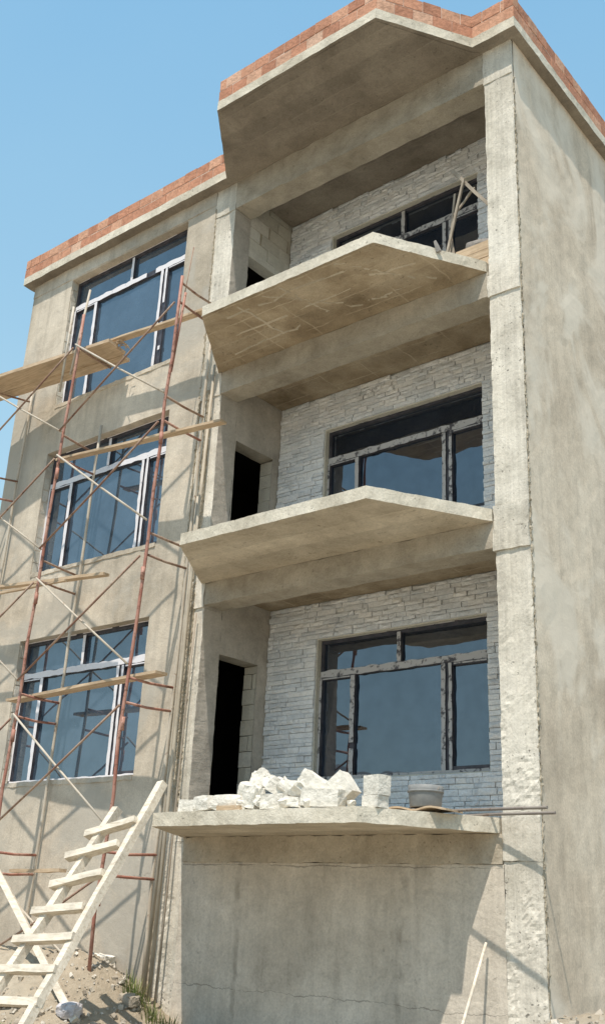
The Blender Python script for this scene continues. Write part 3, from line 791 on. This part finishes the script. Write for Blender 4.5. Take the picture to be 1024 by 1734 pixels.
rock('stone_block', 'upper of the two stacked white cubes on the balcony edge', (-1.125, -1.03, Z1 + .109), (.21, .15, .18), (0, 1, -12), seed=16, amp=.05)
for k, (x, y, z, w_, lb) in enumerate([(-3.03, -1.16, 0, .10, 'fist sized chip at the foot of the large rounded boulder'), (-2.66, -1.18, 0, .09, 'small chip in front of the upright white stone'), (-2.42, -1.17, 0, .11, 'small broken chip between the upright stone and the squat block'), (-2.42, -1.00, .15, .15, 'medium stone wedged between the left peak and the shaded stone'), (-2.23, -1.03, .13, .14, 'medium stone resting on the squat white block'), (-1.99, -1.04, .09, .17, 'medium stone under the big tilted slab'), (-2.10, -1.19, 0, .08, 'small chip left of the low oblong stone'), (-1.80, -1.20, 0, .07, 'tiny chip in front of the large squared block'), (-1.36, -1.10, 0, .06, 'tiny chip left of the two stacked white cubes'), (-3.30, -1.17, 0, .06, 'tiny chip in front of the yellowish block')]):
    rock('stone_block', lb, (x, y, Z1 + z), (w_ * 1.2, w_, w_ * .85), (10 * k, 14, 33 * k), seed=90 + k, amp=.22, round_=.2, group=G)
random.seed(3)
mb = MB(); n = 12; vs = []; 
for i in range(n + 1):
    for j in range(5):
        x = -1.22 + .60 * i / n; y = -.72 + .30 * j / 4 + .12 * (x + 1.2)
        vs.append(Vector((x, y, Z1 + .022 + .014 * math.sin(i * .9) + .006 * noise.noise(Vector((x * 6, y * 6, 1))))))
m2 = [p + Vector((0, 0, .016)) for p in vs]; N = len(vs)
fs = [(i * 5 + j, (i + 1) * 5 + j, (i + 1) * 5 + j + 1, i * 5 + j + 1) for i in range(n) for j in range(4)]
mb.add(vs + m2, fs + [tuple(q + N for q in f) for f in fs] + [(i * 5, (i + 1) * 5, (i + 1) * 5 + N, i * 5 + N) for i in range(n)] + [(i * 5 + 4, (i + 1) * 5 + 4, (i + 1) * 5 + 4 + N, i * 5 + 4 + N) for i in range(n)] + [(j, j + 1, j + 1 + N, j + N) for j in range(4)] + [(n * 5 + j, n * 5 + j + 1, n * 5 + j + 1 + N, n * 5 + j + N) for j in range(4)], False)
tag(mb.build('warped_board', M['plank']), 'thin warped board lying under the grey bucket', 'board')
BK = thing('bucket', 'grey plastic bucket standing on the warped board of the lowest balcony', 'bucket', (-.91, -.54, Z1 + .045))
mb = MB(); c = (-.91, -.54, Z1 + .046)
mb.lathe([(0, 0), (.145, 0), (.150, .01), (.163, .15), (.166, .20), (.160, .20), (.156, .16), (.142, .02), (0, .018)], c, 28); mb.build('tub', M['bucket'], BK)
mb = MB(); mb.lathe([(.166, .135), (.173, .14), (.174, .15), (.166, .156)], c, 28); mb.build('rim', M['bucket'], BK)
mb = MB(); mb.tube([Vector((c[0] + .168 * math.cos(a), c[1] - .03 - .05 * math.sin(a), c[2] + .185 - .12 * math.sin(a))) for a in [math.pi * k / 12 for k in range(13)]], .005, 6); mb.build('handle', M['dark_steel'], BK)
pole('steel_bar', 'thin steel bar on the lowest balcony closest to the concrete column', 'bar', [(-1.35, .10, 2.715), (-.37, -.115, 2.712), (.26, -.235, 2.70)], .014, 'dark_steel')
pole('steel_bar', 'outer thin steel bar jutting past the column from the lowest balcony', 'bar', [(-1.45, -.24, 2.718), (-.567, -.435, 2.722), (.38, -.63, 2.705)], .014, 'dark_steel')

# top balcony: props, crate, sack, mortar lump
PR = thing('timber_props', 'crossed thin timber props standing on the top balcony by the right column', 'timber props', (-1.19, .2, FL[2]))
for a, b, w in [((-1.19, .2, FL[2] + .004), (-.825, .2, 10.44), .032), ((-1.015, .24, 10.70), (-.425, .24, 9.83), .042), ((-1.15, .30, FL[2] + .004), (-1.03, .33, 10.40), .026), ((-.95, .27, FL[2] + .004), (-1.06, .26, 9.75), .028), ((-1.02, .29, 10.05), (-.72, .29, 10.33), .025)]:
    mb = MB(); mb.beam(a, b, w, w * .8, (0, 1, 0), .002, 4, .004); mb.build('prop', M['prop_wood'], PR)
CR = thing('wooden_crate', 'brown plank crate against the right column on the top balcony', 'crate', (-.68, .42, FL[2]))
mb = MB(); random.seed(2)
for k in range(4):
    z = FL[2] + .006 + k * .116
    mb.box(-.95, -.42, .20, .222, z, z + .108, None, .003); mb.box(-.95, -.42, .60, .622, z, z + .108, None, .003)
    mb.box(-.952, -.93, .224, .598, z, z + .108, None, .003)
mb.build('slats', M['plank'], CR)
mb = MB(); mb.box(-.925, -.425, .226, .596, FL[2] + .42, FL[2] + .44, None, .002); mb.build('lid', M['plank'], CR)
rock('cement_sack', 'grey cement sack slumped on top of the crate on the top balcony', (-.72, .40, FL[2] + .445), (.34, .26, .16), (0, 4, 10), 'sack', 'sack', 44, .1, .6)
rock('mortar_lump', 'small dark rag of mortar stuck on the edge of the top balcony slab', (-.745, -.56, FL[2] - .06), (.06, .05, .16), (10, -14, 0), 'sack', 'mortar lump', 45, .2, .4, taper=.5)

# stick leaning on the basement wall
zb = gz(-.55, -.78)
pole('wooden_stick', 'slim pale stick leaning on the grey basement wall at lower right', 'stick', [(-.545, -.74, zb - .02), (-.557, -.5, .938), (-.575, -.045, 1.585)], .018, 'white_wood', .013)

# ------------------------------------------------------------------ on the ground
rock('plastic_bag', 'crumpled white plastic bag at the foot of the slanted timber', (-4.80, -1.30, gz(-4.80, -1.30) - .02), (.22, .20, .15), (0, 0, 20), 'bag', 'bag', 50, .35, .5)
rock('stone_block', 'pale block half buried at the wall foot behind the scaffold post', (-5.72, -.12, gz(-5.72, -.12) - .03), (.26, .16, .13), (4, 5, 8), seed=51, amp=.12)
for k, (x, y, s, lb) in enumerate([(-4.72, -.55, .15, 'rough pale stone on the soil mound near the left column'), (-4.95, -1.75, .13, 'grey stone on the soil mound below the plastic bag'), (-5.20, -1.45, .10, 'small stone on the soil mound left of the plastic bag'), (-4.55, -1.15, .09, 'small stone on the soil mound right of the plastic bag'), (-5.0, -.45, .08, 'small stone on the soil mound beside the scaffold post foot')]):
    rock('stone', lb, (x, y, gz(x, y) - .03), (s * 1.4, s, s * .8), (5, 8, 40 * k), 'pebble', 'stone', 60 + k, .25, .4)
plank('loose_timber', 'pale offcut plank lying flat on the ground left of the ladder', (-6.2, -1.75, gz(-6.2, -1.75) + .03), (-5.25, -1.55, gz(-5.25, -1.55) + .03), .16, .03, 'white_wood', (0, 0, 1), 3, None)
plank('loose_timber', 'weathered offcut plank crossing the pale one left of the ladder', (-6.1, -1.45, gz(-6.1, -1.45) + .05), (-5.4, -1.85, gz(-5.4, -1.85) + .07), .12, .03, 'plank', (0, 0, 1), 3, None)
def tuft(x, y, n, h, label):
    o = thing('grass_tuft', label, 'grass', (x, y, gz(x, y)), 'grass tufts at the foot of the wall'); mb = MB()
    for k in range(n):
        a = random.random() * 6.28; r = random.random() ** .7 * .14; p = Vector((x + r * math.cos(a), y + r * math.sin(a), 0)); p.z = gz(p.x, p.y) - .01
        hh = h * random.uniform(.45, 1.1); le = random.uniform(.1, .55) * hh; d = Vector((math.cos(a + random.gauss(0, .6)), math.sin(a + random.gauss(0, .6)), 0)); s = Vector((-d.y, d.x, 0)) * random.uniform(.003, .006)
        q1 = p + d * le * .3 + Vector((0, 0, hh * .6)); q2 = p + d * le + Vector((0, 0, hh))
        mb.add([p - s, p + s, q1 + s * .8, q1 - s * .8, q2], [(0, 1, 2, 3), (3, 2, 4)])
    bpy.data.objects.remove(o)
    q = mb.build('grass_tuft', M['grass'], None, False); c = Vector((x, y, gz(x, y)))
    q.data.transform(Matrix.Translation(-c)); q.location = c
    tag(q, label, 'grass tuft', 'grass tufts at the foot of the wall')
random.seed(71)
tuft(-4.78, -.42, 130, .26, 'tall grass tuft at the foot of the upright poles')
tuft(-4.52, -.38, 90, .20, 'grass tuft just right of the upright poles')
tuft(-4.22, -.42, 100, .22, 'grass tuft at the left end of the basement wall')
tuft(-3.98, -.5, 60, .15, 'short grass tuft under the left part of the basement wall')
tuft(-5.42, -2.05, 110, .16, 'dry grass tuft beside the loose planks left of the ladder')
tuft(-5.05, -2.0, 60, .12, 'sparse grass tuft right behind the foot of the ladder')
mb = MB(); random.seed(81)
for k in range(150):
    x = abs(random.gauss(0, .5)) + .03; y = random.uniform(-.5, 3.5)
    s = random.choice((.008, .012, .018, .026)) * random.uniform(.7, 1.3)
    Mx = Matrix.Translation((x, y, gz(x, y) + s * .3)) @ Euler((random.random() * 3, random.random() * 3, random.random() * 3)).to_matrix().to_4x4()
    mb.box(-s, s, -s * .8, s * .8, -s * .6, s * .6, Mx, s * .35)
for k in range(900):
    x = random.uniform(-5.8, -3.9); y = random.uniform(-2.4, -.05); s = random.choice((.006, .009, .013, .024)) * random.uniform(.7, 1.3)
    Mx = Matrix.Translation((x, y, gz(x, y) + s * .2)) @ Euler((random.random() * 3, random.random() * 3, random.random() * 3)).to_matrix().to_4x4()
    mb.box(-s, s, -s * .8, s * .8, -s * .6, s * .6, Mx, s * .35)
tag(mb.build('gravel', M['pebble']), 'loose pale rubble strewn along the foot of the walls', 'gravel', None, 'stuff')

# ------------------------------------------------------------------ light, sky, camera
sd = Vector((.38, -1.0, 2.35)).normalized()           # towards the sun
el = math.asin(sd.z); az = math.atan2(sd.x, sd.y)
w = bpy.data.worlds.new('World'); S.world = w; w.use_nodes = True
nt = w.node_tree; nt.nodes.clear()
sky = nt.nodes.new('ShaderNodeTexSky'); sky.sky_type = 'NISHITA'; sky.sun_disc = False
sky.sun_elevation = el; sky.sun_rotation = az; sky.air_density = 1.0; sky.dust_density = 2.0; sky.ozone_density = 1.0; sky.altitude = 200
bg = nt.nodes.new('ShaderNodeBackground'); bg.inputs['Strength'].default_value = .15
mx = nt.nodes.new('ShaderNodeMix'); mx.data_type = 'RGBA'; mx.blend_type = 'MIX'; mx.inputs[0].default_value = .74
tcw = nt.nodes.new('ShaderNodeTexCoord'); spw = nt.nodes.new('ShaderNodeSeparateXYZ'); rpw = nt.nodes.new('ShaderNodeValToRGB')
nt.links.new(tcw.outputs['Generated'], spw.inputs[0])
hz = nt.nodes.new('ShaderNodeTexNoise'); hz.inputs['Scale'].default_value = 2.2; hz.inputs['Detail'].default_value = 4
nt.links.new(tcw.outputs['Generated'], hz.inputs['Vector'])
ad = nt.nodes.new('ShaderNodeMath'); ad.operation = 'MULTIPLY_ADD'; ad.inputs[1].default_value = .22
nt.links.new(hz.outputs[0], ad.inputs[0]); nt.links.new(spw.outputs[2], ad.inputs[2])
nt.links.new(ad.outputs[0], rpw.inputs[0])
e0, e1 = rpw.color_ramp.elements; e0.position = .22; e0.color = (.68, 1.0, 1.10, 1); e1.position = .86; e1.color = (.31, .66, .98, 1)   # milky summer haze
sc = nt.nodes.new('ShaderNodeMix'); sc.data_type = 'RGBA'; sc.blend_type = 'MULTIPLY'; sc.inputs[0].default_value = 1.; sc.inputs[7].default_value = (6.2, 6.2, 6.2, 1)
nt.links.new(rpw.outputs[0], sc.inputs[6]); nt.links.new(sc.outputs[2], mx.inputs[7])
nt.links.new(sky.outputs[0], mx.inputs[6])
ow = nt.nodes.new('ShaderNodeOutputWorld')
nt.links.new(mx.outputs[2], bg.inputs[0]); nt.links.new(bg.outputs[0], ow.inputs[0])
sl = bpy.data.lights.new('sun', 'SUN'); sl.energy = 5.0; sl.angle = math.radians(.55); sl.color = (1.0, .905, .79)
so = bpy.data.objects.new('sun', sl); C.objects.link(so); so.rotation_euler = sd.to_track_quat('Z', 'Y').to_euler(); so.location = (8, -20, 40)

cam = bpy.data.cameras.new('camera'); co = bpy.data.objects.new('camera', cam); C.objects.link(co)
R_ = Vector((0.77631205, 0.62886696, 0.04319649)); U_ = Vector((0.19638012, -0.30640271, 0.93142484)); F_ = Vector((-0.59897783, 0.7145934, 0.36136108))
mw = Matrix((R_, U_, -F_)).transposed().to_4x4(); mw.translation = (4.57176544, -9.07948209, 1.76668377)
co.matrix_world = mw
cam.sensor_fit = 'VERTICAL'; cam.sensor_height = 24; cam.lens = 24 * 1751.1765 / 1734
cam.clip_start = .1; cam.clip_end = 3000
S.camera = co
S.view_settings.view_transform = 'Standard'; S.view_settings.look = 'None'; S.view_settings.exposure = 0; S.view_settings.gamma = 1
